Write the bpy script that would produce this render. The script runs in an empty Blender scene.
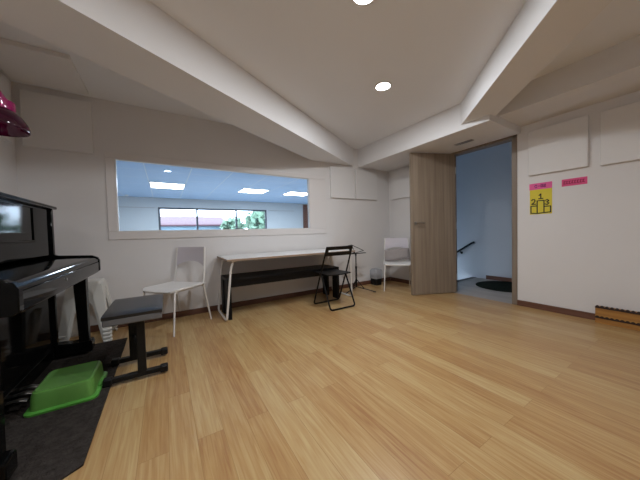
import bpy, bmesh, math, random
from mathutils import Vector, Matrix
random.seed(7)
S = bpy.context.scene
COL = S.collection
PI = math.pi

# ------------------------------------------------------------------ materials
def srgb(r, g, b):
    f = lambda c: (c/255/12.92) if c/255 <= .04045 else ((c/255+.055)/1.055)**2.4
    return (f(r), f(g), f(b), 1)

def mat(name, col, rough=.5, metal=0., noise=0., nscale=8., bump=0., bscale=60., coat=0., emit=None, estr=0., spec=.5):
    m = bpy.data.materials.new(name); m.use_nodes = True
    nt = m.node_tree; b = nt.nodes['Principled BSDF']
    b.inputs['Base Color'].default_value = col
    b.inputs['Roughness'].default_value = rough
    b.inputs['Metallic'].default_value = metal
    b.inputs['Specular IOR Level'].default_value = spec
    if coat: b.inputs['Coat Weight'].default_value = coat; b.inputs['Coat Roughness'].default_value = .05
    if emit: b.inputs['Emission Color'].default_value = emit; b.inputs['Emission Strength'].default_value = estr
    tc = nt.nodes.new('ShaderNodeTexCoord')
    if noise:
        n = nt.nodes.new('ShaderNodeTexNoise'); n.inputs['Scale'].default_value = nscale; n.inputs['Detail'].default_value = 4
        nt.links.new(tc.outputs['Object'], n.inputs['Vector'])
        mx = nt.nodes.new('ShaderNodeMix'); mx.data_type = 'RGBA'
        mx.inputs[6].default_value = tuple(c*(1-noise) for c in col[:3])+(1,)
        mx.inputs[7].default_value = tuple(min(1, c*(1+noise)) for c in col[:3])+(1,)
        nt.links.new(n.outputs['Fac'], mx.inputs[0]); nt.links.new(mx.outputs[2], b.inputs['Base Color'])
    if bump:
        n = nt.nodes.new('ShaderNodeTexNoise'); n.inputs['Scale'].default_value = bscale; n.inputs['Detail'].default_value = 3
        nt.links.new(tc.outputs['Object'], n.inputs['Vector'])
        bp = nt.nodes.new('ShaderNodeBump'); bp.inputs['Strength'].default_value = bump; bp.inputs['Distance'].default_value = .01
        nt.links.new(n.outputs['Fac'], bp.inputs['Height']); nt.links.new(bp.outputs['Normal'], b.inputs['Normal'])
    return m

def floor_mat(name, cols, rough):
    m = bpy.data.materials.new(name); m.use_nodes = True
    nt = m.node_tree; N = nt.nodes; L = nt.links; b = N['Principled BSDF']
    tc = N.new('ShaderNodeTexCoord')
    mp = N.new('ShaderNodeMapping'); mp.inputs['Rotation'].default_value = (0, 0, PI/2); mp.inputs['Location'].default_value = (.13, .02, 0)
    L.new(tc.outputs['Object'], mp.inputs['Vector'])
    br = N.new('ShaderNodeTexBrick'); br.offset = .37; br.offset_frequency = 2; br.squash = 1
    br.inputs['Scale'].default_value = 1; br.inputs['Brick Width'].default_value = 1.22; br.inputs['Row Height'].default_value = .12
    br.inputs['Mortar Size'].default_value = .0012; br.inputs['Mortar Smooth'].default_value = .3; br.inputs['Bias'].default_value = 0
    br.inputs['Color1'].default_value = (0, 0, 0, 1); br.inputs['Color2'].default_value = (1, 1, 1, 1); br.inputs['Mortar'].default_value = (.5, .5, .5, 1)
    L.new(mp.outputs['Vector'], br.inputs['Vector'])
    # grain stretched along the planks, shifted per plank
    sep = N.new('ShaderNodeVectorMath'); sep.operation = 'MULTIPLY'; sep.inputs[1].default_value = (2.4, 48, 1)
    L.new(mp.outputs['Vector'], sep.inputs[0])
    ad = N.new('ShaderNodeVectorMath'); ad.operation = 'ADD'; L.new(sep.outputs[0], ad.inputs[0])
    sc = N.new('ShaderNodeVectorMath'); sc.operation = 'SCALE'; sc.inputs[3].default_value = 37; L.new(br.outputs['Color'], sc.inputs[0]); L.new(sc.outputs[0], ad.inputs[1])
    n1 = N.new('ShaderNodeTexNoise'); n1.inputs['Scale'].default_value = 1.3; n1.inputs['Detail'].default_value = 6; n1.inputs['Distortion'].default_value = .8
    L.new(ad.outputs[0], n1.inputs['Vector'])
    a1 = N.new('ShaderNodeMath'); a1.operation = 'MULTIPLY'; a1.inputs[1].default_value = .27
    L.new(br.outputs['Color'], a1.inputs[0])
    a2 = N.new('ShaderNodeMath'); a2.operation = 'MULTIPLY_ADD'; a2.inputs[1].default_value = .9
    L.new(n1.outputs['Fac'], a2.inputs[0]); L.new(a1.outputs[0], a2.inputs[2])
    rp = N.new('ShaderNodeValToRGB'); e = rp.color_ramp.elements
    e[0].position = .25; e[0].color = cols[0]; e[1].position = .85; e[1].color = cols[2]
    k = e.new(.55); k.color = cols[1]
    L.new(a2.outputs[0], rp.inputs[0])
    mx = N.new('ShaderNodeMix'); mx.data_type = 'RGBA'; mx.blend_type = 'MULTIPLY'
    mx.inputs[7].default_value = (.7, .62, .55, 1)
    L.new(br.outputs['Fac'], mx.inputs[0]); L.new(rp.outputs[0], mx.inputs[6]); L.new(mx.outputs[2], b.inputs['Base Color'])
    b.inputs['Roughness'].default_value = rough
    b.inputs['Specular IOR Level'].default_value = .4
    return m

def wood_mat(name, c1, c2, axis='Z', rough=.5, scale=1.):
    m = bpy.data.materials.new(name); m.use_nodes = True
    nt = m.node_tree; N = nt.nodes; L = nt.links; b = N['Principled BSDF']
    tc = N.new('ShaderNodeTexCoord'); mp = N.new('ShaderNodeMapping')
    s = {'Z': (28, 28, .9), 'X': (.9, 28, 28), 'Y': (28, .9, 28)}[axis]
    mp.inputs['Scale'].default_value = tuple(v*scale for v in s)
    L.new(tc.outputs['Object'], mp.inputs['Vector'])
    n = N.new('ShaderNodeTexNoise'); n.inputs['Scale'].default_value = 1; n.inputs['Detail'].default_value = 5
    L.new(mp.outputs[0], n.inputs['Vector'])
    rp = N.new('ShaderNodeValToRGB'); rp.color_ramp.elements[0].position = .3; rp.color_ramp.elements[0].color = c1
    rp.color_ramp.elements[1].position = .7; rp.color_ramp.elements[1].color = c2
    L.new(n.outputs['Fac'], rp.inputs[0]); L.new(rp.outputs[0], b.inputs['Base Color'])
    b.inputs['Roughness'].default_value = rough
    return m

def glass_mat(name, tint, amount=1.0):
    m = bpy.data.materials.new(name); m.use_nodes = True
    nt = m.node_tree; N = nt.nodes; L = nt.links
    for n in list(N): N.remove(n)
    o = N.new('ShaderNodeOutputMaterial'); tr = N.new('ShaderNodeBsdfTransparent'); gl = N.new('ShaderNodeBsdfGlossy')
    tr.inputs['Color'].default_value = tint; gl.inputs['Roughness'].default_value = 0.01
    fr = N.new('ShaderNodeFresnel'); fr.inputs['IOR'].default_value = 1.45
    mu = N.new('ShaderNodeMath'); mu.operation = 'MULTIPLY'; mu.inputs[1].default_value = amount
    L.new(fr.outputs[0], mu.inputs[0])
    mx = N.new('ShaderNodeMixShader'); L.new(mu.outputs[0], mx.inputs[0]); L.new(tr.outputs[0], mx.inputs[1]); L.new(gl.outputs[0], mx.inputs[2])
    L.new(mx.outputs[0], o.inputs['Surface'])
    return m

def tile_mat(name, col, line):
    m = bpy.data.materials.new(name); m.use_nodes = True
    nt = m.node_tree; N = nt.nodes; L = nt.links; b = N['Principled BSDF']
    tc = N.new('ShaderNodeTexCoord')
    br = N.new('ShaderNodeTexBrick'); br.offset = 0
    br.inputs['Scale'].default_value = 1; br.inputs['Brick Width'].default_value = .88; br.inputs['Row Height'].default_value = .88
    br.inputs['Mortar Size'].default_value = .006
    br.inputs['Color1'].default_value = col; br.inputs['Color2'].default_value = tuple(c*.97 for c in col[:3])+(1,); br.inputs['Mortar'].default_value = line
    mp = N.new('ShaderNodeMapping'); mp.inputs['Location'].default_value = (-.57, .2, 0)
    L.new(tc.outputs['Object'], mp.inputs['Vector']); L.new(mp.outputs[0], br.inputs['Vector']); L.new(br.outputs['Color'], b.inputs['Base Color'])
    b.inputs['Roughness'].default_value = .9
    return m

M = {}
M['wall'] = mat('painted_wall', (.74, .72, .715, 1), .85, noise=.03, nscale=2, bump=.05, bscale=160, spec=.2)
M['ceil'] = mat('painted_ceiling', (.83, .84, .87, 1), .9, noise=.02, nscale=2, spec=.2)
M['beam'] = mat('painted_beam', (.78, .77, .775, 1), .85, noise=.02, nscale=2, spec=.2)
M['panel'] = mat('acoustic_panel_fabric', (.77, .755, .75, 1), .95, bump=.1, bscale=400, spec=.1)
M['floor'] = floor_mat('laminate_oak', ((.31, .142, .055, 1), (.43, .262, .11, 1), (.52, .375, .185, 1)), .28)
M['hallfloor'] = floor_mat('grey_laminate', ((.25, .22, .19, 1), (.34, .30, .27, 1), (.42, .38, .34, 1)), .35)
M['base'] = wood_mat('brown_skirting', (.10, .042, .026, 1), (.17, .078, .05, 1), 'X', .45)
M['basey'] = wood_mat('brown_skirting_side', (.10, .042, .026, 1), (.17, .078, .05, 1), 'Y', .45)
M['door'] = wood_mat('greybrown_door_veneer', (.21, .16, .115, 1), (.31, .245, .185, 1), 'Z', .5)
M['jamb'] = wood_mat('greybrown_jamb_veneer', (.19, .145, .11, 1), (.25, .20, .155, 1), 'Z', .5)
M['winframe'] = mat('window_surround_paint', (.74, .71, .70, 1), .6, spec=.3)
M['glass'] = glass_mat('clear_pane', (.97, .98, 1, 1), 1.0)
M['gblack'] = mat('black_piano_lacquer', (.004, .004, .004, 1), .07, spec=.1)
M['gblack2'] = mat('black_piano_satin', (.005, .005, .005, 1), .3, spec=.1)
M['brass'] = mat('brass', (.75, .55, .25, 1), .3, 1)
M['chrome'] = mat('chrome', (.7, .7, .7, 1), .2, 1)
M['steel'] = mat('brushed_steel', (.35, .33, .31, 1), .35, 1)
M['whitemet'] = mat('white_powder_coat', (.80, .78, .76, 1), .4)
M['whitepl'] = mat('white_plastic', (.80, .79, .78, 1), .4, noise=.02)
M['backpl'] = mat('lavender_white_plastic', (.70, .66, .72, 1), .45)
M['stoolpl'] = mat('stool_plastic', (.74, .73, .69, 1), .4)
M['tabtop'] = mat('table_laminate', (.76, .76, .76, 1), .3)
M['tabedge'] = wood_mat('table_edge_ply', (.25, .17, .12, 1), (.42, .31, .23, 1), 'X', .5)
M['blackwood'] = mat('black_stained_wood', (.006, .0055, .006, 1), .5, noise=.3, nscale=14, spec=.2)
M['blackmet'] = mat('black_metal', (.006, .006, .0065, 1), .4, spec=.25)
M['blackpl'] = mat('black_plastic', (.008, .008, .0085, 1), .42, spec=.25)
M['leather'] = mat('black_vinyl', (.016, .018, .022, 1), .30, bump=.12, bscale=120)
M['apron'] = mat('grey_bench_frame', (.13, .13, .135, 1), .45)
M['rug'] = mat('charcoal_carpet', (.045, .038, .034, 1), 1., noise=.8, nscale=38, bump=1., bscale=110, spec=.05)
M['green'] = mat('green_plastic', (.11, .28, .055, 1), .36)
M['green2'] = mat('green_plastic_rim', (.09, .33, .05, 1), .3)
M['pillow'] = mat('mauve_grey_cloth', (.36, .32, .31, 1), .95, noise=.1, nscale=30, bump=.2, bscale=200)
M['pink'] = mat('pink_paper', (.80, .13, .36, 1), .8)
M['pink2'] = mat('deep_pink_paper', (.74, .10, .26, 1), .8)
M['yellow'] = mat('yellow_paper', (.72, .60, .06, 1), .8)
M['ink'] = mat('dark_marker', (.03, .03, .02, 1), .7)
M['inkpur'] = mat('purple_marker', (.22, .02, .16, 1), .7)
M['inkred'] = mat('crimson_marker', (.33, .015, .06, 1), .7)
M['orange'] = wood_mat('orange_pine', (.34, .15, .035, 1), (.50, .25, .06, 1), 'Y', .5)
M['dkbrown'] = mat('dark_brown_strip', (.03, .014, .01, 1), .6)
M['led'] = mat('led_diffuser', (1, 1, 1, 1), .5, emit=(1, .98, .95, 1), estr=26)
M['cooled'] = mat('cool_led_diffuser', (1, 1, 1, 1), .5, emit=(.92, .97, 1, 1), estr=14)
M['ringw'] = mat('downlight_ring', (.8, .79, .77, 1), .5)
M['vent'] = mat('vent_grey', (.30, .29, .28, 1), .5)
M['clear'] = mat('clear_bag', (.55, .56, .60, 1), .25)
M['clear'].node_tree.nodes['Principled BSDF'].inputs['Alpha'].default_value = .55
M['nextwall'] = mat('next_room_wall', (.54, .58, .60, 1), .85, spec=.2)
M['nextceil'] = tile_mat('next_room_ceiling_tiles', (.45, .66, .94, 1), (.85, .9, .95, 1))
M['aluwin'] = mat('dark_window_frame', (.03, .04, .055, 1), .45)
M['brown'] = wood_mat('brown_door_wood', (.13, .05, .035, 1), (.18, .075, .05, 1), 'Z', .5)
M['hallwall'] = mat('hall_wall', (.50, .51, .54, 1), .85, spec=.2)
M['mat'] = mat('dark_green_mat', (.012, .016, .012, 1), 1., noise=.5, nscale=80, bump=.6, bscale=300, spec=.05)
M['nosing'] = mat('dark_step_nosing', (.10, .09, .09, 1), .5)
M['redbldg'] = mat('red_metal_roof', (.050, .017, .026, 1), .8)
M['bluebldg'] = mat('pale_blue_wall', (.20, .30, .37, 1), .8)
M['leaf'] = mat('green_leaves', (.105, .175, .115, 1), .8, noise=.5, nscale=3)
M['trunk'] = mat('bark', (.12, .08, .05, 1), .9)
M['grass'] = mat('outside_ground', (.08, .08, .075, 1), .95)
M['paint'] = mat('dark_grey_wall', (.4, .4, .4, 1), .8)

# translucent magenta lamp glass
def lamp_glass():
    m = bpy.data.materials.new('purple_lamp_glass'); m.use_nodes = True
    b = m.node_tree.nodes['Principled BSDF']
    b.inputs['Base Color'].default_value = (.035, .0015, .014, 1)
    b.inputs['Roughness'].default_value = .06
    b.inputs['Transmission Weight'].default_value = .0
    b.inputs['Coat Weight'].default_value = .2
    return m
M['purple'] = lamp_glass()
M['bulb'] = mat('lamp_bulb', (1, .8, .9, 1), .4, emit=(1, .55, .75, 1), estr=1.2)
M['purple2'] = mat('magenta_lamp_collar', (.50, .015, .22, 1), .12, coat=.5)
M['purple2'].node_tree.nodes['Principled BSDF'].inputs['Emission Color'].default_value = (1, .08, .45, 1)
M['purple2'].node_tree.nodes['Principled BSDF'].inputs['Emission Strength'].default_value = .025
M['purple2'].node_tree.nodes['Principled BSDF'].inputs['Transmission Weight'].default_value = .7

# ------------------------------------------------------------------ mesh helpers
class MB:
    def __init__(s): s.bm = bmesh.new()
    def box(s, x0, x1, y0, y1, z0, z1):
        v = [s.bm.verts.new((x, y, z)) for z in (z0, z1) for y in (y0, y1) for x in (x0, x1)]
        for f in ((0, 2, 3, 1), (4, 5, 7, 6), (0, 1, 5, 4), (2, 6, 7, 3), (0, 4, 6, 2), (1, 3, 7, 5)):
            s.bm.faces.new([v[i] for i in f])
        return s
    def prism(s, pts, a0, a1, axis='Z'):
        """extrude the 2D outline along an axis; pts are (x,y) for Z, (x,z) for Y, (y,z) for X"""
        def P(p, a):
            return {'Z': (p[0], p[1], a), 'Y': (p[0], a, p[1]), 'X': (a, p[0], p[1])}[axis]
        A = [s.bm.verts.new(P(p, a0)) for p in pts]; B = [s.bm.verts.new(P(p, a1)) for p in pts]
        n = len(pts)
        s.bm.faces.new(A[::-1]); s.bm.faces.new(B)
        for i in range(n): s.bm.faces.new((A[i], A[(i+1) % n], B[(i+1) % n], B[i]))
        return s
    def frustum(s, r0, z0, r1, z1):
        """r = (x0,x1,y0,y1) rectangles at two heights"""
        q = lambda r, z: [s.bm.verts.new(p) for p in ((r[0], r[2], z), (r[1], r[2], z), (r[1], r[3], z), (r[0], r[3], z))]
        A, B = q(r0, z0), q(r1, z1)
        s.bm.faces.new(A[::-1]); s.bm.faces.new(B)
        for i in range(4): s.bm.faces.new((A[i], A[(i+1) % 4], B[(i+1) % 4], B[i]))
        return s
    def tube(s, path, r, n=10, closed=False, sx=1., sy=1.):
        pts = [Vector(p) for p in path]; k = len(pts); rings = []
        up = None
        for i, p in enumerate(pts):
            a = pts[i-1] if (i > 0 or closed) else p
            b = pts[(i+1) % k] if (i < k-1 or closed) else p
            t = (b-a).normalized()
            if up is None:
                up = Vector((0, 0, 1)) if abs(t.z) < .9 else Vector((1, 0, 0))
            u = (up - t*up.dot(t)).normalized(); w = t.cross(u); up = u
            rr = r[i] if isinstance(r, (list, tuple)) else r
            rings.append([s.bm.verts.new(p + (u*math.cos(2*PI*j/n)*sx + w*math.sin(2*PI*j/n)*sy)*rr) for j in range(n)])
        for i in range(k if closed else k-1):
            A, B = rings[i], rings[(i+1) % k]
            for j in range(n): s.bm.faces.new((A[j], A[(j+1) % n], B[(j+1) % n], B[j]))
        if not closed:
            s.bm.faces.new(rings[0][::-1]); s.bm.faces.new(rings[-1])
        return s
    def lathe(s, prof, c=(0, 0, 0), n=32, cap=True):
        c = Vector(c); rings = []
        for r, z in prof:
            rings.append([s.bm.verts.new(c+Vector((max(r, 1e-4)*math.cos(2*PI*j/n), max(r, 1e-4)*math.sin(2*PI*j/n), z))) for j in range(n)])
        for A, B in zip(rings, rings[1:]):
            for j in range(n): s.bm.faces.new((A[j], A[(j+1) % n], B[(j+1) % n], B[j]))
        if cap:
            s.bm.faces.new(rings[0][::-1]); s.bm.faces.new(rings[-1])
        return s
    def grid(s, fn, nu, nv, thick):
        """surface fn(u,v) -> point, given thickness along its normal (closed slab)"""
        e = 1e-3; top = []; bot = []
        for i in range(nu+1):
            ra, rb = [], []
            for j in range(nv+1):
                u, v = i/nu, j/nv; p = Vector(fn(u, v))
                du = Vector(fn(min(u+e, 1), v))-Vector(fn(max(u-e, 0), v)); dv = Vector(fn(u, min(v+e, 1)))-Vector(fn(u, max(v-e, 0)))
                nn = du.cross(dv).normalized()
                ra.append(s.bm.verts.new(p+nn*thick/2)); rb.append(s.bm.verts.new(p-nn*thick/2))
            top.append(ra); bot.append(rb)
        for i in range(nu):
            for j in range(nv):
                s.bm.faces.new((top[i][j], top[i+1][j], top[i+1][j+1], top[i][j+1]))
                s.bm.faces.new((bot[i][j], bot[i][j+1], bot[i+1][j+1], bot[i+1][j]))
        for i in range(nu):
            s.bm.faces.new((top[i][0], bot[i][0], bot[i+1][0], top[i+1][0]))
            s.bm.faces.new((top[i][nv], top[i+1][nv], bot[i+1][nv], bot[i][nv]))
        for j in range(nv):
            s.bm.faces.new((top[0][j], top[0][j+1], bot[0][j+1], bot[0][j]))
            s.bm.faces.new((top[nu][j], bot[nu][j], bot[nu][j+1], top[nu][j+1]))
        return s
    def build(s, name, m, parent=None, bevel=0., seg=2, sub=0, loc=(0, 0, 0), rz=0.):
        bmesh.ops.recalc_face_normals(s.bm, faces=s.bm.faces[:])
        me = bpy.data.meshes.new(name); s.bm.to_mesh(me); s.bm.free()
        o = bpy.data.objects.new(name, me); COL.objects.link(o)
        me.materials.append(m)
        me.polygons.foreach_set('use_smooth', [True]*len(me.polygons))
        me.set_sharp_from_angle(angle=math.radians(38))
        if bevel:
            b = o.modifiers.new('bevel', 'BEVEL'); b.width = bevel; b.segments = seg; b.limit_method = 'ANGLE'; b.angle_limit = math.radians(38)
        if sub:
            q = o.modifiers.new('sub', 'SUBSURF'); q.levels = sub; q.render_levels = sub
        o.location = loc; o.rotation_euler = (0, 0, rz)
        if parent: o.parent = parent
        return o

def tag(o, label, cat, group=None):
    o['label'] = label; o['category'] = cat
    if group: o['group'] = group
    return o
def thing(name, label, cat, loc=(0, 0, 0), rz=0., group=None):
    o = bpy.data.objects.new(name, None); COL.objects.link(o); o.empty_display_size = .1
    o.location = loc; o.rotation_euler = (0, 0, rz)
    return tag(o, label, cat, group)
def struct(o, label=None):
    o['kind'] = 'structure'
    if label: o['label'] = label
    return o
def dup(root, loc, rz, label=None):
    def cp(o, par):
        c = o.copy(); COL.objects.link(c)
        if par: c.parent = par
        for ch in o.children: cp(ch, c)
        return c
    r = cp(root, None); r.location = loc; r.rotation_euler = (0, 0, rz)
    if label: r['label'] = label
    return r
def bez(ctrl, n=6):
    """round the corners of a polyline: (point, radius) list"""
    out = []
    k = len(ctrl)
    for i, (p, r) in enumerate(ctrl):
        p = Vector(p)
        if i in (0, k-1) or r == 0: out.append(p); continue
        a = Vector(ctrl[i-1][0]); b = Vector(ctrl[i+1][0])
        s = p+(a-p).normalized()*r; e = p+(b-p).normalized()*r
        for j in range(n+1):
            t = j/n; out.append(s*(1-t)**2+p*2*t*(1-t)+e*t*t)
    return out

# ------------------------------------------------------------------ the room
XL, XR, YB, YF, H = -1.17, 3.83, 3.55, -2.2, 2.49
T = .12
TB = .05
struct(MB().box(XL-T, XR, YF-T, YB+TB, -.1, 0).build('floor', M['floor']))
struct(MB().box(XL-T, XR+T, YF-T, YB, H, H+.1).build('ceiling', M['ceil']))
struct(MB().box(XL-T, XL, YF-T, YB+TB, 0, H).build('wall_left', M['wall']))
struct(MB().box(XL, XR, YF-T, YF, 0, H).build('wall_front', M['wall']))
# back wall with the long interior window (opening -.433..2.0 x 1.07..1.867)
WX0, WX1, WZ0, WZ1 = -.435, 2.005, 1.068, 1.868
struct(MB().box(XL, WX0, YB, YB+TB, 0, H+.3).box(WX1, XR+T, YB, YB+TB, 0, H+.3).box(WX0, WX1, YB, YB+TB, 0, WZ0).box(WX0, WX1, YB, YB+TB, WZ1, H+.3).build('wall_back', M['wall']))
DY0, DY1, DZ = 1.452, 2.275, 2.165
struct(MB().box(XR, XR+T, YF-T, DY0, 0, H).box(XR, XR+T, DY1, YB, 0, H).box(XR, XR+T, DY0, DY1, DZ, H).build('wall_right', M['wall']))
# dropped beams and soffits
LI = lambda x: .543*x+1.953
LO = lambda x: .548*x+2.428
struct(MB().prism([(XL, LI(XL)), ((YB-1.953)/.543, YB), ((YB-2.428)/.548, YB), (XL, LO(XL))], 2.17, H).build('trim_1', M['beam']))
struct(MB().box(3.05, XR, 1.37, YB, 2.17, H).build('trim_2', M['beam']))
struct(MB().prism([(3.12, 1.75), (3.22, 1.42), (-.4, -2.2), (-.83, -2.2)], 2.235, H).build('trim_3', M['beam']))
struct(MB().box(3.24, XR, YF, 1.37, 2.25, H).build('trim_4', M['wall']))
# skirting boards
struct(MB().box(XL, XR-.014, YB-.014, YB, 0, .07).build('baseboard_back', M['base'], bevel=.003))
struct(MB().box(XR-.014, XR, DY1+.05, YB-.014, 0, .07).box(XR-.014, XR, YF, DY0-.045, 0, .07).build('baseboard_right', M['basey'], bevel=.003))
struct(MB().box(XL, XL+.014, YF, YB-.014, 0, .07).build('baseboard_left', M['basey'], bevel=.003))
struct(MB().box(XL+.014, XR-.014, YF, YF+.014, 0, .07).build('baseboard_front', M['base'], bevel=.003))
# interior window
w = bpy.data.objects.new('window_1', None); COL.objects.link(w); struct(w)
f = MB()
for a in ((WX0-.085, WX1+.31, WZ1, WZ1+.065), (WX0-.085, WX1+.31, WZ0-.092, WZ0)):
    f.box(a[0], a[1], YB-.012, YB+.001, a[2], a[3])
f.box(WX0-.085, WX0, YB-.012, YB+.001, WZ0, WZ1).box(WX1, WX1+.31, YB-.012, YB+.001, WZ0, WZ1)
f.build('window_frame', M['winframe'], w, bevel=.004)
f = MB()
r_ = .006
f.box(WX0, WX0+r_, YB, YB+TB, WZ0, WZ1).box(WX1-r_, WX1, YB, YB+TB, WZ0, WZ1).box(WX0+r_, WX1-r_, YB, YB+TB, WZ0, WZ0+r_).box(WX0+r_, WX1-r_, YB, YB+TB, WZ1-r_, WZ1)
f.build('window_reveal', M['whitepl'], w)
MB().box(WX0+r_, WX1-r_, YB+.012, YB+.018, WZ0+r_, WZ1-r_).build('window_pane', M['glass'], w)
# door frame
fr = MB()
fr.box(XR-.012, XR+T+.012, DY0-.045, DY0+.012, 0, DZ).box(XR-.012, XR+T+.012, DY1-.012, DY1+.045, 0, DZ).box(XR-.012, XR+T+.012, DY0-.045, DY1+.045, DZ-.028, DZ+.004)
struct(fr.build('trim_5', M['jamb'], bevel=.003))
# door leaf, open into the room
d = bpy.data.objects.new('door_1', None); COL.objects.link(d); struct(d, 'grey-brown wood-grain door standing open into the room')
HXD, HYD = 3.862, 2.232
d.location = (HXD, HYD, 0)
ang = math.atan2(2.52-HYD, 3.175-HXD); d.rotation_euler = (0, 0, ang)
LW = math.hypot(2.52-HYD, 3.175-HXD)
leaf = MB().box(.004, LW, -.02, .02, .008, 2.155).build('door_leaf', M['door'], d, bevel=.002)
for s in (1, -1):     # lever handle on both faces
    h = MB().tube([(LW-.065, s*.0195, 1.10), (LW-.065, s*.028, 1.10)], .026, 20).build('handle_rose', M['steel'], leaf)
    MB().tube(bez([((LW-.065, s*.026, 1.10), 0), ((LW-.065, s*.062, 1.10), .02), ((LW-.19, s*.062, 1.10), 0)]), .0095, 12).build('door_handle', M['steel'], h)
k = MB()
for z in (.25, 1.05, 1.9): k.tube([(.0, .02, z-.05), (.0, .02, z+.05)], .007, 10)
k.build('hinge', M['steel'], d)

# ------------------------------------------------------------------ acoustic panels
def panel(x0, x1, y0, y1, z0, z1, label, cat='acoustic panel'):
    c = ((x0+x1)/2, (y0+y1)/2, z0)
    o = MB().box(x0-c[0], x1-c[0], y0-c[1], y1-c[1], 0, z1-z0).build('acoustic_panel', M['panel'], bevel=.006, loc=c)
    return tag(o, label, cat, 'acoustic panels around the walls')
pt = .035
EB = .003
panel(-1.115, -.605, YB-pt, YB+EB, 1.892, 2.425, 'square white acoustic panel on back wall, left of long window')
panel(-1.13, -.60, 2.82, 3.42, H-.04, H+EB, 'white acoustic panel lying flat against the ceiling above the piano')
panel(XL-EB, XL+pt, 2.86, 3.41, 1.878, 2.417, 'white acoustic panel on left wall, mostly cut off by frame')
panel(2.415, 2.922, YB-pt, YB+EB, 1.582, 2.112, 'white acoustic panel right beside the window, left one of pair')
panel(2.962, 3.475, YB-pt, YB+EB, 1.585, 2.112, 'white acoustic panel nearest the corner on the window wall')
panel(XR-pt, XR+EB, 2.90, 3.47, 1.60, 2.125, 'white acoustic panel half hidden behind the top of open door')
panel(XR-pt, XR+EB, .775, 1.285, 1.62, 2.152, 'square white acoustic panel above the yellow and pink papers')
panel(XR-pt, XR+EB, .18, .69, 1.605, 2.145, 'white acoustic panel on right wall cut by the right edge of picture')

# ------------------------------------------------------------------ downlights, vent
def downlight(x, y, label, k=1.):
    t = thing('ceiling_downlight', label, 'ceiling light', (x, y, H), 0, 'round recessed ceiling lights')
    MB().lathe([(.070, 0), (.086, 0), (.086, -.004), (.070, -.008)], n=40, cap=False).build('trim_ring', M['ringw'], t)
    MB().lathe([(.0, -.001), (.071, -.001), (.071, -.006), (.0, -.006)], n=40).build('light_diffuser', M['led'], t)
    l = bpy.data.lights.new('downlight_lamp', 'AREA'); l.shape = 'DISK'; l.size = .14; l.energy = DL*k; l.color = (.915, .96, 1)
    lo = bpy.data.objects.new('downlight_lamp', l); COL.objects.link(lo); lo.location = (x, y, H-.009); 
    return t
DL = 18
downlight(1.973, 1.882, 'round recessed ceiling light nearest the corner where the beams meet', 1.2)
downlight(1.123, 1.213, 'round recessed ceiling light cut by the top edge of picture')
for x, y, k in ((.12, .42, .85), (-1.06, -.62, .55)):  # rear one is added for light, kept clear of the window reflection
    downlight(x, y, 'round recessed ceiling light in the raised ceiling, overhead out of view, the rear one added for light', k)
v = thing('air_vent', 'small grey slotted vent in the soffit over the door', 'vent', (3.50, 1.893, 2.17), math.radians(15*0))
MB().box(-.035, .035, -.12, .12, -.006, 0).build('vent_frame', M['vent'], v, bevel=.002)
sl = MB()
for i in range(4): sl.box(-.026+i*.0145, -.018+i*.0145, -.105, .105, -.010, -.005)
sl.build('vent_slat', M['steel'], v)

# ------------------------------------------------------------------ pendant lamp
t = thing('pendant_lamp', 'glossy dark purple glass pendant lamp hanging above the piano', 'lamp', (-.835, 2.3, 0))
MB().lathe([(.0, H-.03), (.05, H-.03), (.055, H), (.0, H)]).build('ceiling_rose', M['blackpl'], t)
MB().tube([(0, 0, H-.03), (0, 0, 1.90)], .004, 8).build('cord', M['blackpl'], t)
MB().lathe([(.012, 1.91), (.03, 1.90), (.06, 1.845), (.085, 1.835), (.086, 1.80), (.084, 1.776), (.077, 1.776), (.078, 1.83), (.055, 1.838), (.02, 1.89)], n=40, cap=False).build('collar', M['purple2'], t)
MB().lathe([(.080, 1.785), (.092, 1.775), (.118, 1.745), (.136, 1.71), (.143, 1.68), (.140, 1.668), (.136, 1.672), (.130, 1.705), (.112, 1.738), (.088, 1.765), (.076, 1.775)], n=48, cap=False).build('lamp_shade', M['purple'], t)
MB().lathe([(.0, 1.735), (.02, 1.74), (.03, 1.76), (.025, 1.78), (.016, 1.80), (.016, 1.83), (.0, 1.83)], n=20, cap=False).build('bulb', M['bulb'], t)
lp = bpy.data.lights.new('pendant_bulb_light', 'POINT'); lp.energy = .25; lp.color = (1, .45, .62); lp.shadow_soft_size = .03
lpo = bpy.data.objects.new('pendant_bulb_light', lp); COL.objects.link(lpo); lpo.location = (-.835, 2.3, 1.72)

# ------------------------------------------------------------------ rug
rt = .012
tag(MB().prism([(-1.14, 1.45), (-.42, 1.425), (-.342, 1.475), (-.35, 3.10), (-1.14, 3.10)], 0, rt).build('rug', M['rug'], bevel=.003), 'charcoal carpet mat under the piano and its bench', 'rug')

# ------------------------------------------------------------------ upright piano
t = thing('upright_piano', 'glossy black upright piano against the left wall', 'piano', (-.8, 2.21, rt))
def P(mb, name, m='gblack', bevel=.004, parent=None):
    o = mb.build(name, M[m], None, bevel=bevel)
    o.parent = parent or t
    if not parent: o.matrix_parent_inverse = (Matrix.Translation((-.8, 2.21, rt))).inverted()
    return o
PY0, PY1, XB, XF, XC = 1.47, 2.96, -1.145, -.5, -.785
sp = .04
prof = [(XB, .02), (XC-.01, .02), (XC-.01, .70), (XF-.02, .70), (XF, .715), (XF, .805), (XF-.012, .83), (XF-.05, .85), (XC+.02, .862), (XC, .872), (XC, 1.245), (XB, 1.245)]
P(MB().prism(prof, PY0, PY0+sp, 'Y'), 'side_panel')
P(MB().prism(prof, PY1-sp, PY1, 'Y'), 'side_panel')
P(MB().box(XB, XC+.022, PY0-.012, PY1+.012, 1.245, 1.272), 'lid', bevel=.008)
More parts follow.
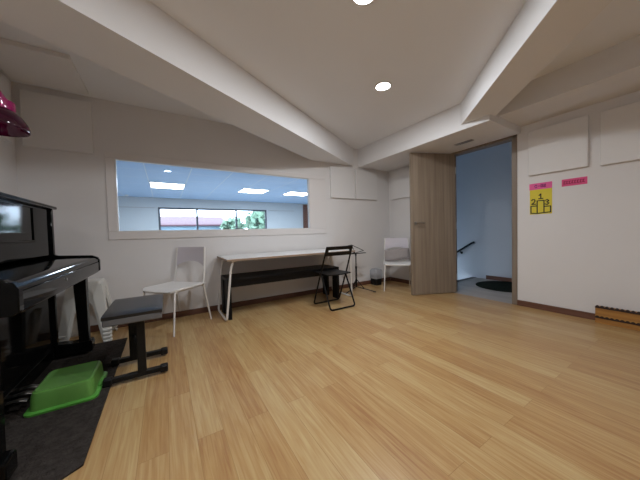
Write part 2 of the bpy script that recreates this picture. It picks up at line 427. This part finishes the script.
P(MB().box(XB, XB+.03, PY0+sp, PY1-sp, .02, 1.245), 'back_panel', 'gblack2')
# upper front panel with its raised border and inner field
up_ = P(MB().box(XC-.035, XC-.015, PY0+sp, PY1-sp, .87, 1.245), 'upper_panel')
bd = MB()
a0, a1, z0, z1 = PY0+.17, PY1-.355, .998, 1.225
for q in ((a0-.012, a1+.012, z0-.012, z0), (a0-.012, a1+.012, z1, z1+.012), (a0-.012, a0, z0, z1), (a1, a1+.012, z0, z1)):
    bd.box(XC-.016, XC-.008, q[0], q[1], q[2], q[3])
P(bd, 'panel_moulding', bevel=.002, parent=up_)
# key lid, key bed, key slip
P(MB().prism([(XC-.01, .845), (XF-.05, .835), (XF-.02, .826), (XF-.006, .808), (XF-.006, .795), (XF-.03, .795), (XF-.03, .81), (XC-.01, .82)], PY0+sp+.002, PY1-sp-.002, 'Y'), 'key_lid', bevel=0)
ks_ = P(MB().prism([(XF-.03, .70), (XF-.012, .70), (XF-.004, .72), (XF-.004, .793), (XF-.03, .793)], PY0+sp+.002, PY1-sp-.002, 'Y'), 'key_slip', bevel=.003)
P(MB().box(XC-.02, XF-.03, PY0+sp, PY1-sp, .70, .735), 'key_bed', 'gblack2')
P(MB().tube([(XF-.006, 2.045, .763), (XF+.001, 2.045, .763)], .008, 14), 'lid_lock', 'chrome', bevel=0, parent=ks_)
# lower panel, plinth, toe blocks, legs, pedals
P(MB().box(XC-.05, XC-.03, PY0+sp, PY1-sp, .12, .70), 'lower_panel')
P(MB().box(XC-.06, XC-.012, PY0+sp, PY1-sp, .03, .12), 'plinth')
for y in (PY0+.005, PY1-.10):
    b_ = P(MB().prism([(XC-.01, .03), (-.575, .03), (-.565, .045), (-.565, .115), (-.575, .125), (-.70, .125), (XC-.01, .135)], y, y+.095, 'Y'), 'toe_block', bevel=.006)
    P(MB().lathe([(.0, 0.012), (.02, .012), (.02, .03), (.0, .03)], (-.60, y+.047, 0), 16), 'caster', 'steel', bevel=0, parent=b_)
    P(MB().frustum((-.652, -.588, y+.018, y+.077), .12, (-.672, -.588, y+.008, y+.087), .70), 'leg', bevel=.004)
for i in range(3):
    y = 2.13+i*.08
    P(MB().tube(bez([((XC-.03, y, .075), 0), ((-.75, y, .082), .01), ((-.73, y, .075), .01), ((-.715, y, .07), 0)]), .016, 12, sx=.35), 'pedal', 'steel', bevel=0)

# ------------------------------------------------------------------ piano bench
t = thing('piano_bench', 'black padded piano bench on a steel pedestal base', 'bench', (-.20, 2.33, 0))
def cushion(u, v):
    x = -.165+.33*u; y = -.25+.56*v
    k = (1-(2*u-1)**6)*(1-(2*v-1)**6)
    return (x, y, .480+.012*k)
MB().grid(cushion, 16, 24, .022).build('seat_cushion', M['leather'], t)
MB().box(-.163, .163, -.247, .307, .425, .472).build('seat_frame', M['apron'], t, bevel=.008)
for y in (-.165, .15):
    x0 = .03 if y < 0 else -.045
    MB().box(x0-.025, x0+.025, y-.02, y+.02, .05, .43).build('post', M['blackmet'], t, bevel=.004)
    z0 = rt*.0
    fb_ = MB().box(-.165, .165, y-.02, y+.02, .022, .055).build('foot_bar', M['blackmet'], t, bevel=.004)
    for x in (-.16, .16):
        MB().box(x-.025, x+.025, y-.026, y+.026, .0125, .062).build('foot_cap', M['blackpl'], fb_, bevel=.008)
MB().tube([(.03, -.165, .22), (-.045, .15, .22)], .012, 10).build('cross_brace', M['blackmet'], t)
MB().tube([(-.165, -.1, .445), (-.19, -.1, .445)], .014, 12).build('height_knob', M['blackpl'], t)

# ------------------------------------------------------------------ green tub upside down
t = thing('plastic_tub', 'bright green plastic tub turned upside down on the carpet mat', 'tub', (-.55, 2.205, rt), math.radians(0))
def rr(hx, hy, r, z, n=6):
    out = []
    for cx, cy, a in ((hx-r, hy-r, 0), (-hx+r, hy-r, 90), (-hx+r, -hy+r, 180), (hx-r, -hy+r, 270)):
        for i in range(n+1):
            q = math.radians(a+90*i/n); out.append((cx+r*math.cos(q), cy+r*math.sin(q), z))
    return out
def shell(mb, loops, cap0=False, cap1=True):
    R = [[mb.bm.verts.new(p) for p in lp] for lp in loops]
    n = len(R[0])
    for A, B in zip(R, R[1:]):
        for j in range(n): mb.bm.faces.new((A[j], A[(j+1) % n], B[(j+1) % n], B[j]))
    if cap1: mb.bm.faces.new(R[-1])
    if cap0: mb.bm.faces.new(R[0][::-1])
    return mb
shell(MB(), [rr(.142, .163, .035, .014), rr(.136, .157, .035, .095), rr(.130, .151, .033, .112), rr(.120, .141, .03, .118), rr(.112, .133, .028, .114)]).build('tub_body', M['green'], t)
shell(MB(), [rr(.140, .160, .035, .001), rr(.160, .180, .04, .001), rr(.161, .181, .04, .012), rr(.150, .170, .04, .018), rr(.140, .161, .035, .018), rr(.140, .160, .035, .001)], cap1=False).build('rim', M['green2'], t)
for x in (-.145, .145):
    MB().box(x-.014, x+.014, -.05, .05, .012, .028).build('handle_clip', M['green2'], t, bevel=.005)

# ------------------------------------------------------------------ stacked stools behind the piano
def make_stool(label):
    t = thing('plastic_stool', label, 'stool', (-.665, 3.305, 0), 0, 'stacked plastic stools behind the piano')
    shell(MB(), [rr(.117, .117, .025, .445), rr(.118, .118, .025, .462), rr(.112, .112, .025, .478), rr(.095, .095, .02, .480)], cap0=True).build('seat', M['stoolpl'], t)
    for sx in (-1, 1):
        for sy in (-1, 1):
            l = MB()
            q = lambda h, z, w: [(sx*h, sy*h, z), (sx*(h-w), sy*h, z), (sx*(h-w), sy*(h-.0045), z), (sx*(h-.0045), sy*(h-.0045), z), (sx*(h-.0045), sy*(h-w), z), (sx*h, sy*(h-w), z)]
            shell(l, [q(.190, 0, .060), q(.190, .014, .060), q(.181, .018, .055), q(.175, .06, .06), q(.124, .45, .085)], cap0=True)
            l.build('leg', M['stoolpl'], t)
    for a in range(4):
        sk = MB()
        mtx = Matrix.Rotation(a*PI/2, 4, 'Z')
        vs = [mtx @ Vector(p) for p in ((-.039, -.124, .45), (.039, -.124, .45), (.058, -.1358, .36), (.03, -.1305, .40), (-.03, -.1305, .40), (-.058, -.1358, .36))]
        vi = [v*1. for v in vs]
        A = [sk.bm.verts.new(v) for v in vs]; B = [sk.bm.verts.new(mtx @ (mtx.inverted() @ v + Vector((0, .004, 0)))) for v in vs]
        sk.bm.faces.new(A); sk.bm.faces.new(B[::-1])
        for i in range(6): sk.bm.faces.new((A[i], A[(i+1) % 6], B[(i+1) % 6], B[i]))
        sk.build('skirt', M['stoolpl'], t)
    return t
st = make_stool('white plastic stool behind the piano, lowest of the stack')
for i, w in enumerate(('second from the floor', 'third from the floor', 'topmost of the stack')):
    dup(st, (-.665, 3.305, .036*(i+1)), 0, 'white plastic stool in the stack behind the piano, '+w)

# ------------------------------------------------------------------ white chairs
def white_chair(label, loc, rz):
    t = thing('side_chair', label, 'chair', loc, rz, 'white chairs along the walls')
    def seat(u, v):
        s = 2*v-1
        hx = .215-.035*(u**2)*0
        x = (2*u-1)*(.232 if v > .15 else .232-.05*((.15-v)/.15)**2)
        y = -.22+.43*v
        return (x, y, .452-.016*(1-(2*u-1)**2)*(1-s*s*.6) - (.02*((.2-v)/.2)**2 if v < .2 else 0))
    MB().grid(seat, 14, 14, .016).build('seat', M['whitepl'], t)
    r = .0105
    for s in (-1, 1):
        MB().tube(bez([((s*.208, -.12, .432), 0), ((s*.205, -.185, .43), .03), ((s*.225, -.235, 0), 0)]), [r]*8+[r*.8], 10).build('leg', M['whitemet'], t)
        MB().tube([(s*.208, .20, .44), (s*.218, .245, .22), (s*.222, .29, 0)], [r, r, r*.8], 10).build('leg', M['whitemet'], t)
        MB().tube([(s*.208, .19, .43), (s*.212, .212, .50), (s*.206, .235, .70), (s*.200, .25, .86)], r, 10).build('back_post', M['whitemet'], t)
        MB().tube([(s*.208, -.13, .432), (s*.208, .20, .436)], r*.9, 8).build('seat_rail', M['whitemet'], t)
    MB().tube([(-.2, .19, .428), (.2, .19, .428)], r*.8, 8).build('cross_rail', M['whitemet'], t)
    def back(u, v):
        s = 2*u-1
        zlo = .655+.045*(1-s*s)-.02*abs(s)**4
        z = zlo+(.865-zlo)*v
        return (s*.202, .235+.10*(z-.70)+.022*(1-s*s), z)
    MB().grid(back, 16, 10, .012).build('backrest', M['backpl'], t)
    return t
c1 = white_chair('white chair with lilac-tinted back beneath the long window', (.07, 3.20, 0), math.radians(-49))
c2 = dup(c1, (3.375, 2.965, 0), math.radians(-46), 'white chair in the corner beside the open door, cushion on it')

# cushion on chair in the corner (leans on the backrest)
def pil(u, v):
    return None
pb = MB()
nu, nv = 18, 12
def pillow_pt(u, v, sgn):
    a, b = 2*u-1, 2*v-1
    k = max(0, (1-a**4))**.5*max(0, (1-b**4))**.5
    w = .222*(1-.05*(1-b*b)); h = .100*(1-.12*(1-a*a)*0)
    return (a*w*(1-.06*b*b), sgn*.055*k, b*h+.012*math.sin(a*2.2))
Tp = [[pb.bm.verts.new(pillow_pt(i/nu, j/nv, 1)) for j in range(nv+1)] for i in range(nu+1)]
Bt = [[Tp[i][j] if i in (0, nu) or j in (0, nv) else pb.bm.verts.new(pillow_pt(i/nu, j/nv, -1)) for j in range(nv+1)] for i in range(nu+1)]
for i in range(nu):
    for j in range(nv):
        pb.bm.faces.new((Tp[i][j], Tp[i+1][j], Tp[i+1][j+1], Tp[i][j+1]))
        q = [Bt[i][j], Bt[i][j+1], Bt[i+1][j+1], Bt[i+1][j]]
        if len({*q} - {Tp[i][j], Tp[i][j+1], Tp[i+1][j+1], Tp[i+1][j]}) > 0: pb.bm.faces.new(q)
po = pb.build('cushion', M['pillow'])
dirv = Vector((.715, .70, 0))
po.location = Vector((3.375, 2.965, 0))+dirv*.12+Vector((0, 0, .573)); po.rotation_euler = (math.radians(-12), math.radians(-2), math.radians(-46))
tag(po, 'mauve-grey cushion lying on the white chair by the door', 'cushion')

# ------------------------------------------------------------------ table
t = thing('table', 'long narrow white-topped table with bent white tube legs under the window', 'table', (1.48, 3.2, 0))
TL, TRR, TY0, TY1, TZ = -.9075, .9075, -.31, .315, .728
MB().box(TL, TRR, TY0, TY1, TZ-.004, TZ).build('tabletop', M['tabtop'], t)
MB().box(TL, TRR, TY0, TY1, TZ-.026, TZ-.004).build('edge_board', M['tabedge'], t)
for s in (-1, 1):
    xi, xo = s*.832, s*.912
    p = bez([((xi, -.27, TZ-.03), 0), ((xo-s*.055, -.255, TZ-.10), .06), ((xo, -.205, .013), .05), ((xo, .31, .013), .05), ((xo-s*.055, .27, TZ-.10), .06), ((xi, .27, TZ-.03), 0)], 8)
    MB().tube(p, .013, 12).build('leg_loop', M['whitemet'], t)
    MB().box(min(xi-.03, xi+.03), max(xi-.03, xi+.03), -.29, .29, TZ-.034, TZ-.026).build('mounting_plate', M['whitemet'], t)

# ------------------------------------------------------------------ black bench under the table
t = thing('long_bench', 'long black wooden bench with slab ends pushed under the table', 'bench', (1.40, 3.25, 0))
hx, hy = .80, .205
MB().box(-hx, hx, -hy, hy, .44, .478).build('seat', M['blackwood'], t, bevel=.004)
for y in (-hy+.02, hy-.035):
    MB().box(-hx+.04, hx-.04, y, y+.018, .375, .44).build('apron', M['blackwood'], t, bevel=.002)
for s in (-1, 1):
    for q in (-1, 1):
        y_ = sorted((q*hy, q*(hy-.13)))
        MB().box(s*(hx-.02)-.02, s*(hx-.02)+.02, y_[0], y_[1], 0, .44).build('leg', M['blackwood'], t, bevel=.003)
MB().box(-hx+.012, -hx+.028, -hy+.13, hy-.13, .02, .44).build('end_panel', M['blackwood'], t)

# ------------------------------------------------------------------ black folding chair
t = thing('folding_chair', 'black metal folding chair facing the white table', 'chair', (1.935, 2.8, 0))
hw = .213
yA0, yA1 = -.15, .195   # top of the back, far floor bar
A = lambda z: yA1+(yA0-yA1)*(z/.80)
p = bez([((-hw+.01, A(.80), .80), 0), ((-hw, A(.44), .44), 0), ((-hw, yA1, .012), .04), ((hw, yA1, .012), .04), ((hw, A(.44), .44), 0), ((hw-.01, A(.80), .80), 0)], 6)
MB().tube(p, .0105, 10).build('back_frame', M['blackmet'], t)
hb = hw-.016
Bf = lambda z: -.195+.46*z
p = bez([((-hb, Bf(.43), .43), 0), ((-hb, -.195, .012), .04), ((hb, -.195, .012), .04), ((hb, Bf(.43), .43), 0)], 6)
MB().tube(p, .0105, 10).build('rear_frame', M['blackmet'], t)
def seat(u, v):
    a = 2*u-1
    return (a*(.192-.012*v), -.125+.36*v, .447-.010*(1-a*a))
MB().grid(seat, 12, 12, .014).build('seat', M['blackpl'], t)
def bk(z0, z1):
    def fn(u, v):
        a = 2*u-1; z = z0+(z1-z0)*v
        return (a*(hw-.003), A(z)-.018*(1-a*a), z)
    return fn
m_ = MB().grid(bk(.770, .812), 14, 4, .012).grid(bk(.693, .737), 14, 4, .012)
for s in (-1, 1):
    a = s
    m_.box(s*(hw-.012)-.03*(s > 0)-.0, s*(hw-.012)+.03*(s < 0), A(.753)-.010, A(.753)+.004, .73, .775)
m_.build('backrest', M['blackpl'], t)
MB().tube([(-hw, A(.455), .425), (hw, A(.455), .425)], .008, 8).build('pivot_rod', M['blackmet'], t)

# ------------------------------------------------------------------ music stand
t = thing('music_stand', 'black folding music stand with open wire desk', 'music stand', (2.69, 3.24, 0))
MB().tube([(0, 0, .07), (0, 0, .40)], .013, 12).build('lower_tube', M['blackmet'], t)
MB().tube([(0, 0, .40), (0, 0, .63)], .009, 10).build('upper_tube', M['blackmet'], t)
MB().lathe([(.0, .385), (.016, .385), (.016, .42), (.0, .42)], n=14).build('clamp_collar', M['blackpl'], t)
MB().lathe([(.0, .17), (.019, .17), (.019, .20), (.0, .20)], n=14).build('leg_collar', M['blackpl'], t)
for a in (-52, 68, 188):
    a = math.radians(a); dx, dy = math.cos(a), math.sin(a)
    rr_ = .25 if dy > .5 or dx < 0 else .32
    MB().tube([(dx*.02, dy*.02, .075), (dx*rr_, dy*rr_, .009)], .010, 8, sx=.8).build('leg', M['blackmet'], t)
    MB().tube([(dx*.018, dy*.018, .185), (dx*.13, dy*.13, .052)], .007, 8).build('leg_brace', M['blackmet'], t)
# desk: ledge bar + folded wire arms, tilted back, facing the camera side
dk = lambda x, h: (x, .02+h*.35, .64+h)
MB().box(-.18, .20, -.03, .012, .628, .640).build('ledge', M['blackmet'], t, bevel=.003)
arms = MB()
for a, b in (((-.0, .0), (-.19, .115)), ((.0, .0), (.20, .03)), ((-.19, .115), (-.03, .135)), ((-.03, .135), (.20, .03)), ((0, 0), (-.03, .135)), ((0, 0), (-.20, .02)), ((-.20, .02), (-.19, .115))):
    arms.tube([dk(*a), dk(*b)], .005, 6)
arms.build('desk_wire', M['blackmet'], t)
MB().lathe([(.0, .60), (.014, .60), (.014, .645), (.0, .645)], n=12).build('tilt_joint', M['blackpl'], t)

# ------------------------------------------------------------------ waste bin
t = thing('waste_bin', 'small black bin with a clear bag folded over its rim', 'bin', (3.325, 3.43, 0))
shell(MB(), [rr(.072, .072, .02, .0), rr(.080, .080, .02, .17), rr(.074, .074, .02, .17), rr(.066, .066, .02, .01)], cap0=True).build('bin_body', M['blackpl'], t)
shell(MB(), [rr(.083, .083, .02, .12), rr(.085, .085, .02, .18), rr(.088, .084, .03, .27), rr(.075, .078, .03, .29), rr(.07, .07, .03, .20)], cap1=False).build('bag', M['clear'], t)

# ------------------------------------------------------------------ papers on the right wall
def on_wall(y, z): return (XR, y, z)
def wall_paper(name, y0, y1, z0, z1, m, label, parent=None):
    o = MB().box(-.003, .002, -(y1-y0)/2, (y1-y0)/2, -(z1-z0)/2, (z1-z0)/2).build(name, M[m], parent)
    return o
def strokes(lines, r):
    """marker strokes on the paper; coordinates (u to the right as seen, v up) from paper centre"""
    mb = MB()
    for ln in lines:
        for (u0, v0), (u1, v1) in zip(ln, ln[1:]):
            dx, dy = u1-u0, v1-v0; L_ = math.hypot(dx, dy) or 1e-4
            nx, ny = -dy/L_*r, dx/L_*r; ex, ey = dx/L_*r*.6, dy/L_*r*.6
            pts = [(u0-ex+nx, v0-ey+ny), (u0-ex-nx, v0-ey-ny), (u1+ex-nx, v1+ey-ny), (u1+ex+nx, v1+ey+ny)]
            mb.prism([(-p[0], p[1]) for p in pts], -.0042, -.0030, 'X')
    return mb
t = tag(wall_paper('paper_sheet', 1.062, 1.270, 1.152, 1.452, 'yellow', ''), 'yellow paper with a drawn winners podium numbered 2, 1, 3', 'paper')
t.location = (XR, 1.174, 1.300)
W = .104
pod = [[(-.092, -.135), (-.092, -.050), (-.030, -.050)], [(-.092, -.135), (-.032, -.140)], [(-.032, -.140), (-.032, .010), (.032, .010), (.032, -.135), (-.032, -.140)],
       [(.032, -.062), (.092, -.062), (.092, -.13), (.032, -.135)]]
strokes(pod, .0058).build('podium_drawing', M['ink'], t)
strokes([[(-.085, .018), (-.075, .031), (-.058, .028), (-.052, .013), (-.062, -.007), (-.085, -.027), (-.045, -.027)]], .0058).build('numeral_two', M['ink'], t)
strokes([[(-.014, .072), (.002, .090), (.002, .034)], [(-.018, .034), (.022, .034)]], .0058).build('numeral_one', M['ink'], t)
strokes([[(.045, .008), (.062, .015), (.075, .002), (.058, -.012), (.076, -.026), (.062, -.042), (.042, -.034)]], .0058).build('numeral_three', M['ink'], t)
t2 = tag(wall_paper('paper_strip', 1.060, 1.272, 1.445, 1.520, 'pink', ''), 'pink paper strip above the yellow podium sheet', 'paper')
t2.location = (XR-.0006, 1.176, 1.483)
strokes([[(-.055, .004), (-.042, .016), (-.030, .004)], [(-.05, -.012), (-.032, -.012)], [(-.018, .002), (-.006, .002)], [(.006, .015), (.006, -.012), (.020, -.012), (.020, .015), (.006, .015)], [(.030, .014), (.046, .014), (.046, 0), (.032, 0), (.032, -.014), (.05, -.014)]], .004).build('handwriting', M['inkpur'], t2)
t3 = tag(wall_paper('paper_strip', .785, .987, 1.442, 1.520, 'pink2', ''), 'deep pink paper strip on wall, right of the yellow sheet', 'paper')
t3.location = (XR, .886, 1.481)
sq = []
for i in range(8):
    u = -.078+i*.0215
    sq += [[(u-.006, .012), (u+.007, .014)], [(u, .014), (u-.004, -.014)], [(u-.007, -.012+.006*(i % 2)), (u+.008, -.014)]]
strokes(sq, .0034).build('handwriting', M['inkred'], t3)

# ------------------------------------------------------------------ low orange wooden box with scalloped dark edges
t = thing('wooden_box', 'low orange wooden box with dark scalloped strips at right wall', 'box', (XR-.062, .34, 0))
by = .365
MB().box(-.03, .045, -by, by, 0.0, .165).build('box_body', M['orange'], t, bevel=.004)
def scallop(z0, z1, amp, n):
    m = MB(); pts = []
    for i in range(n*6+1):
        y = -by+2*by*i/(n*6)
        pts.append((y, z1+amp*abs(math.sin(PI*i/6))))
    pts += [(by, z0), (-by, z0)]
    m.prism(pts, -.037, -.029, 'X'); return m
scallop(.155, .168, .016, 22).build('scalloped_strip', M['dkbrown'], t)
scallop(.052, .064, .012, 22).build('scalloped_strip', M['dkbrown'], t)

# ------------------------------------------------------------------ hall and stair behind the door
HX = 5.35
struct(MB().box(XR, HX, -.6, 2.73, -.12, 0).build('floor_hall', M['hallfloor']))
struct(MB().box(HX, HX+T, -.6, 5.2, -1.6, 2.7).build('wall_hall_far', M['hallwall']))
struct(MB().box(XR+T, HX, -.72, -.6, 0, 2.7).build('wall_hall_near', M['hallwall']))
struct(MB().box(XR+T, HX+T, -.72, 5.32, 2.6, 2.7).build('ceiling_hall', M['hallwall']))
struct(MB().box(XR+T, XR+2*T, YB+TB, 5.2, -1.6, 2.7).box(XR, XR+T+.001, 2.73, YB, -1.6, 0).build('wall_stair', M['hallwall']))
# end wall holding an unseen window, added and set low to light the hall
struct(MB().box(XR+T, HX+T, 5.2, 5.32, -1.6, -.9).box(XR+T, HX+T, 5.2, 5.32, 1.0, 2.7).box(XR+T, 4.1, 5.2, 5.32, -.9, 1.0).box(5.2, HX+T, 5.2, 5.32, -.9, 1.0).build('wall_stair_end', M['hallwall']))
w3 = bpy.data.objects.new('window_added', None); COL.objects.link(w3); struct(w3)
MB().box(4.1, 5.2, 5.22, 5.26, -.9, -.85).box(4.1, 5.2, 5.22, 5.26, .95, 1.0).box(4.1, 4.15, 5.22, 5.26, -.85, .95).box(5.15, 5.2, 5.22, 5.26, -.85, .95).box(4.63, 4.67, 5.22, 5.26, -.85, .95).build('window_frame', M['aluwin'], w3)
MB().box(4.15, 5.15, 5.238, 5.242, -.85, .95).build('window_pane', M['glass'], w3)
struct(MB().box(HX-.014, HX, -.6, 2.48, 0, .075).build('baseboard_hall', M['basey'], bevel=.003))
nm = MB()
for i in range(7):
    nm.box(XR+T, HX, 2.73+i*.28, 2.73+(i+1)*.28 if i < 6 else 5.2, -1.6, -.175*(i+1))
struct(nm.build('floor_stair', M['hallfloor']))
struct(MB().box(XR+T, HX, 2.66, 2.735, -.01, .006).build('trim_6', M['nosing']))
t = thing('handrail', 'dark stair handrail on the blue-lit hall wall', 'handrail', (HX, 2.675, .70))
MB().tube(bez([((-.055, 0.0, .02), 0), ((-.055, .05, .0), .02), ((-.055, 1.9, -1.19), 0)]), .020, 12).build('rail', M['blackmet'], t)
for s in (.28, 1.4):
    z = -(s-.05)*.643
    bk_ = MB().tube(bez([((-.055, s, z-.01), 0), ((-.055, s, z-.06), .03), ((0, s, z-.06), 0)]), .008, 8).build('bracket', M['blackmet'], t)
    MB().tube([(-.012, s, z-.06), (0, s, z-.06)], .025, 14).build('bracket_plate', M['blackmet'], bk_)
dm = MB().lathe([(.0, 0), (.445, 0), (.445, .010), (.43, .014), (.0, .014)], n=48)
tag(dm.build('door_mat', M['mat'], loc=(4.885, 1.95, 0)), 'dark round door mat on the hall floor', 'mat')

# ------------------------------------------------------------------ the room behind the long window
NY = 11.5
NX0, NX1, NH = -3.2, 6.6, 2.49
struct(MB().box(NX0, XR+T, YB+TB, NY, -.1, 0).box(XR+T, NX1, 5.4, NY, -.1, 0).build('floor_next', M['hallfloor']))
struct(MB().box(NX0, XR+T, YB+TB, NY, NH, NH+.1).box(XR+T, NX1, 5.32, NY, NH, NH+.1).build('ceiling_next', M['nextceil']))
struct(MB().box(NX0-T, NX0, YB, NY, 0, NH).build('wall_next_left', M['nextwall']))
struct(MB().box(NX0, XL-T, YB, YB+TB, 0, NH).build('wall_next_near', M['nextwall']))
struct(MB().box(NX1, NX1+T, 5.32, NY, 0, NH).box(HX+T, NX1, 5.32, 5.44, 0, NH).build('wall_next_right', M['nextwall']))
EX0, EX1, EZ0, EZ1 = -.18, 4.15, .85, 2.125
struct(MB().box(NX0, EX0, NY, NY+T, 0, NH).box(EX1, NX1, NY, NY+T, 0, NH).box(EX0, EX1, NY, NY+T, 0, EZ0).box(EX0, EX1, NY, NY+T, EZ1, NH).build('wall_next_back', M['nextwall']))
struct(MB().box(NX0, EX0-.1, NY-.012, NY, 2.09, 2.115).box(EX1+.1, 5.6, NY-.012, NY, 2.09, 2.115).build('trim_7', M['paint']))
w2 = bpy.data.objects.new('window_2', None); COL.objects.link(w2); struct(w2)
fm = MB(); fw = .07
fm.box(EX0, EX1, NY, NY+.06, EZ0, EZ0+fw).box(EX0, EX1, NY, NY+.06, EZ1-fw, EZ1)
for x in (EX0, 1.17-fw/2, 2.75-fw/2, EX1-fw): fm.box(x, x+fw, NY, NY+.06, EZ0+fw, EZ1-fw)
fm.build('window_frame', M['aluwin'], w2)
MB().box(EX0+fw, EX1-fw, NY+.027, NY+.033, EZ0+fw, EZ1-fw).build('window_pane', M['glass'], w2)
dd = bpy.data.objects.new('door_2', None); COL.objects.link(dd); struct(dd)
MB().box(6.1, 6.55, NY-.05, NY, 0, 2.44).build('door_leaf', M['brown'], dd, bevel=.004)
MB().tube([(6.16, NY-.05, 1.05), (6.16, NY-.10, 1.05)], .02, 12).build('door_handle', M['steel'], dd)
def troffer(x0, x1, y0, y1, label):
    c = ((x0+x1)/2, (y0+y1)/2, NH)
    t = thing('panel_light', label, 'ceiling light', c, 0, 'bright panel lights in the next room')
    hx, hy = (x1-x0)/2, (y1-y0)/2
    MB().box(-hx, hx, -hy, -hy+.02, -.02, 0).box(-hx, hx, hy-.02, hy, -.02, 0).box(-hx, -hx+.02, -hy+.02, hy-.02, -.02, 0).box(hx-.02, hx, -hy+.02, hy-.02, -.02, 0).build('light_frame', M['whitepl'], t)
    MB().box(-hx+.02, hx-.02, -hy+.02, hy-.02, -.015, -.005).build('light_diffuser', M['cooled'], t)
    l = bpy.data.lights.new('panel_lamp', 'AREA'); l.shape = 'RECTANGLE'; l.size = hx*2-.06; l.size_y = hy*2-.06; l.energy = NL; l.color = (.74, .88, 1)
    lo = bpy.data.objects.new('panel_lamp', l); COL.objects.link(lo); lo.location = (c[0], c[1], NH-.025)
NL = 105
troffer(-.30, .56, 8.2, 9.1, 'bright square ceiling panel light, leftmost of three seen through window')
troffer(2.22, 3.10, 8.2, 9.0, 'bright square ceiling panel light, middle of three seen through window')
troffer(3.88, 4.80, 8.2, 8.95, 'bright square ceiling panel light, rightmost of three seen through window')
tag(MB().lathe([(.0, 0), (.055, 0), (.055, -.02), (.04, -.035), (.0, -.035)], n=24).build('smoke_detector', M['whitepl'], loc=(-1.08, 11.1, NH)), 'small white smoke detector on the far ceiling of the next room', 'smoke detector')

# ------------------------------------------------------------------ outside
struct(MB().box(-30, 40, NY+T, 60, -.5, -.4).build('ground_outside', M['grass']))
t = thing('building', 'long low building with a red metal roof seen through far window', 'building', (-2.0, 24, -.4))
MB().box(-12, 6.4, 0, 5, 0, 2.3).build('wall', M['bluebldg'], t)
MB().prism([(-.5, 2.2), (-.5, 2.32), (2.5, 3.2), (5.5, 2.32), (5.5, 2.2)], -12.3, 6.9, 'X').build('roof', M['redbldg'], t)
def tree(x, y, h, r, label):
    t = thing('tree', label, 'tree', (x, y, -.4), random.random()*6, 'green trees outside the far window')
    MB().tube([(0, 0, 0), (.05, .02, h*.4), (0, 0, h*.75)], [.16, .12, .05], 10).build('trunk', M['trunk'], t)
    mb = MB()
    for i in range(900):
        th, ph = random.random()*2*PI, math.acos(2*random.random()-1)
        k = r*(.45+.6*random.random())
        c = Vector((k*math.sin(ph)*math.cos(th), k*math.sin(ph)*math.sin(th), h*.66+k*.95*math.cos(ph)))
        a = Vector((random.gauss(0, 1), random.gauss(0, 1), random.gauss(0, 1))).normalized(); b = a.orthogonal().normalized()
        s = .16+.16*random.random()
        q = [c+a*s, c+b*s*.6, c-a*s, c-b*s*.6]
        mb.bm.faces.new([mb.bm.verts.new(p) for p in q])
    mb.build('foliage', M['leaf'], t)
tree(7.0, 19.5, 3.5, 1.5, 'leafy green tree filling the right pane of the far window')
tree(5.0, 22.0, 2.9, .95, 'smaller green tree in front of the red roof, middle pane')
tree(10.6, 22.6, 4.6, 1.6, 'green tree farther right beyond the far window')

# ------------------------------------------------------------------ light and world
wd = bpy.data.worlds.new('sky'); S.world = wd; wd.use_nodes = True
bg = wd.node_tree.nodes['Background']; bg.inputs['Color'].default_value = (.72, .87, 1, 1); bg.inputs['Strength'].default_value = 12
def area(name, loc, rot, sx, sy, e, col):
    l = bpy.data.lights.new(name, 'AREA'); l.shape = 'RECTANGLE'; l.size = sx; l.size_y = sy; l.energy = e; l.color = col
    o = bpy.data.objects.new(name, l); COL.objects.link(o); o.location = loc; o.rotation_euler = rot
    return o
# unseen area lamp added inside the stair window to brighten the hall in blue
area('stair_fill', (4.65, 5.15, .1), (math.radians(-90), 0, 0), 1.0, 1.5, 18, (.32, .64, 1))

# ------------------------------------------------------------------ camera
cam = bpy.data.cameras.new('camera'); co = bpy.data.objects.new('camera', cam); COL.objects.link(co)
yaw, pitch, roll, fpx = math.radians(31.66737509), math.radians(-1.74485637), math.radians(-1.48513241), 251.427
cy, sy, cp, sp_ = math.cos(yaw), math.sin(yaw), math.cos(pitch), math.sin(pitch)
fw_ = Vector((sy*cp, cy*cp, sp_)); r0 = Vector((cy, -sy, 0)); u0 = r0.cross(fw_)
cr, sr = math.cos(roll), math.sin(roll)
r2 = r0*cr+u0*sr; u2 = -r0*sr+u0*cr
mw = Matrix(((r2.x, u2.x, -fw_.x, 0), (r2.y, u2.y, -fw_.y, 0), (r2.z, u2.z, -fw_.z, 1.0), (0, 0, 0, 1)))
co.matrix_world = mw
cam.sensor_fit = 'HORIZONTAL'; cam.sensor_width = 36; cam.lens = 36*fpx/640; cam.clip_start = .02; cam.clip_end = 200
S.camera = co
S.view_settings.view_transform = 'Standard'; S.view_settings.look = 'None'; S.view_settings.gamma = 1; S.view_settings.use_curve_mapping = False
S.view_settings.exposure = 0.0
S.cycles.use_denoising = True
S.cycles.max_bounces = 10; S.cycles.diffuse_bounces = 5; S.cycles.glossy_bounces = 5; S.cycles.transparent_max_bounces = 12
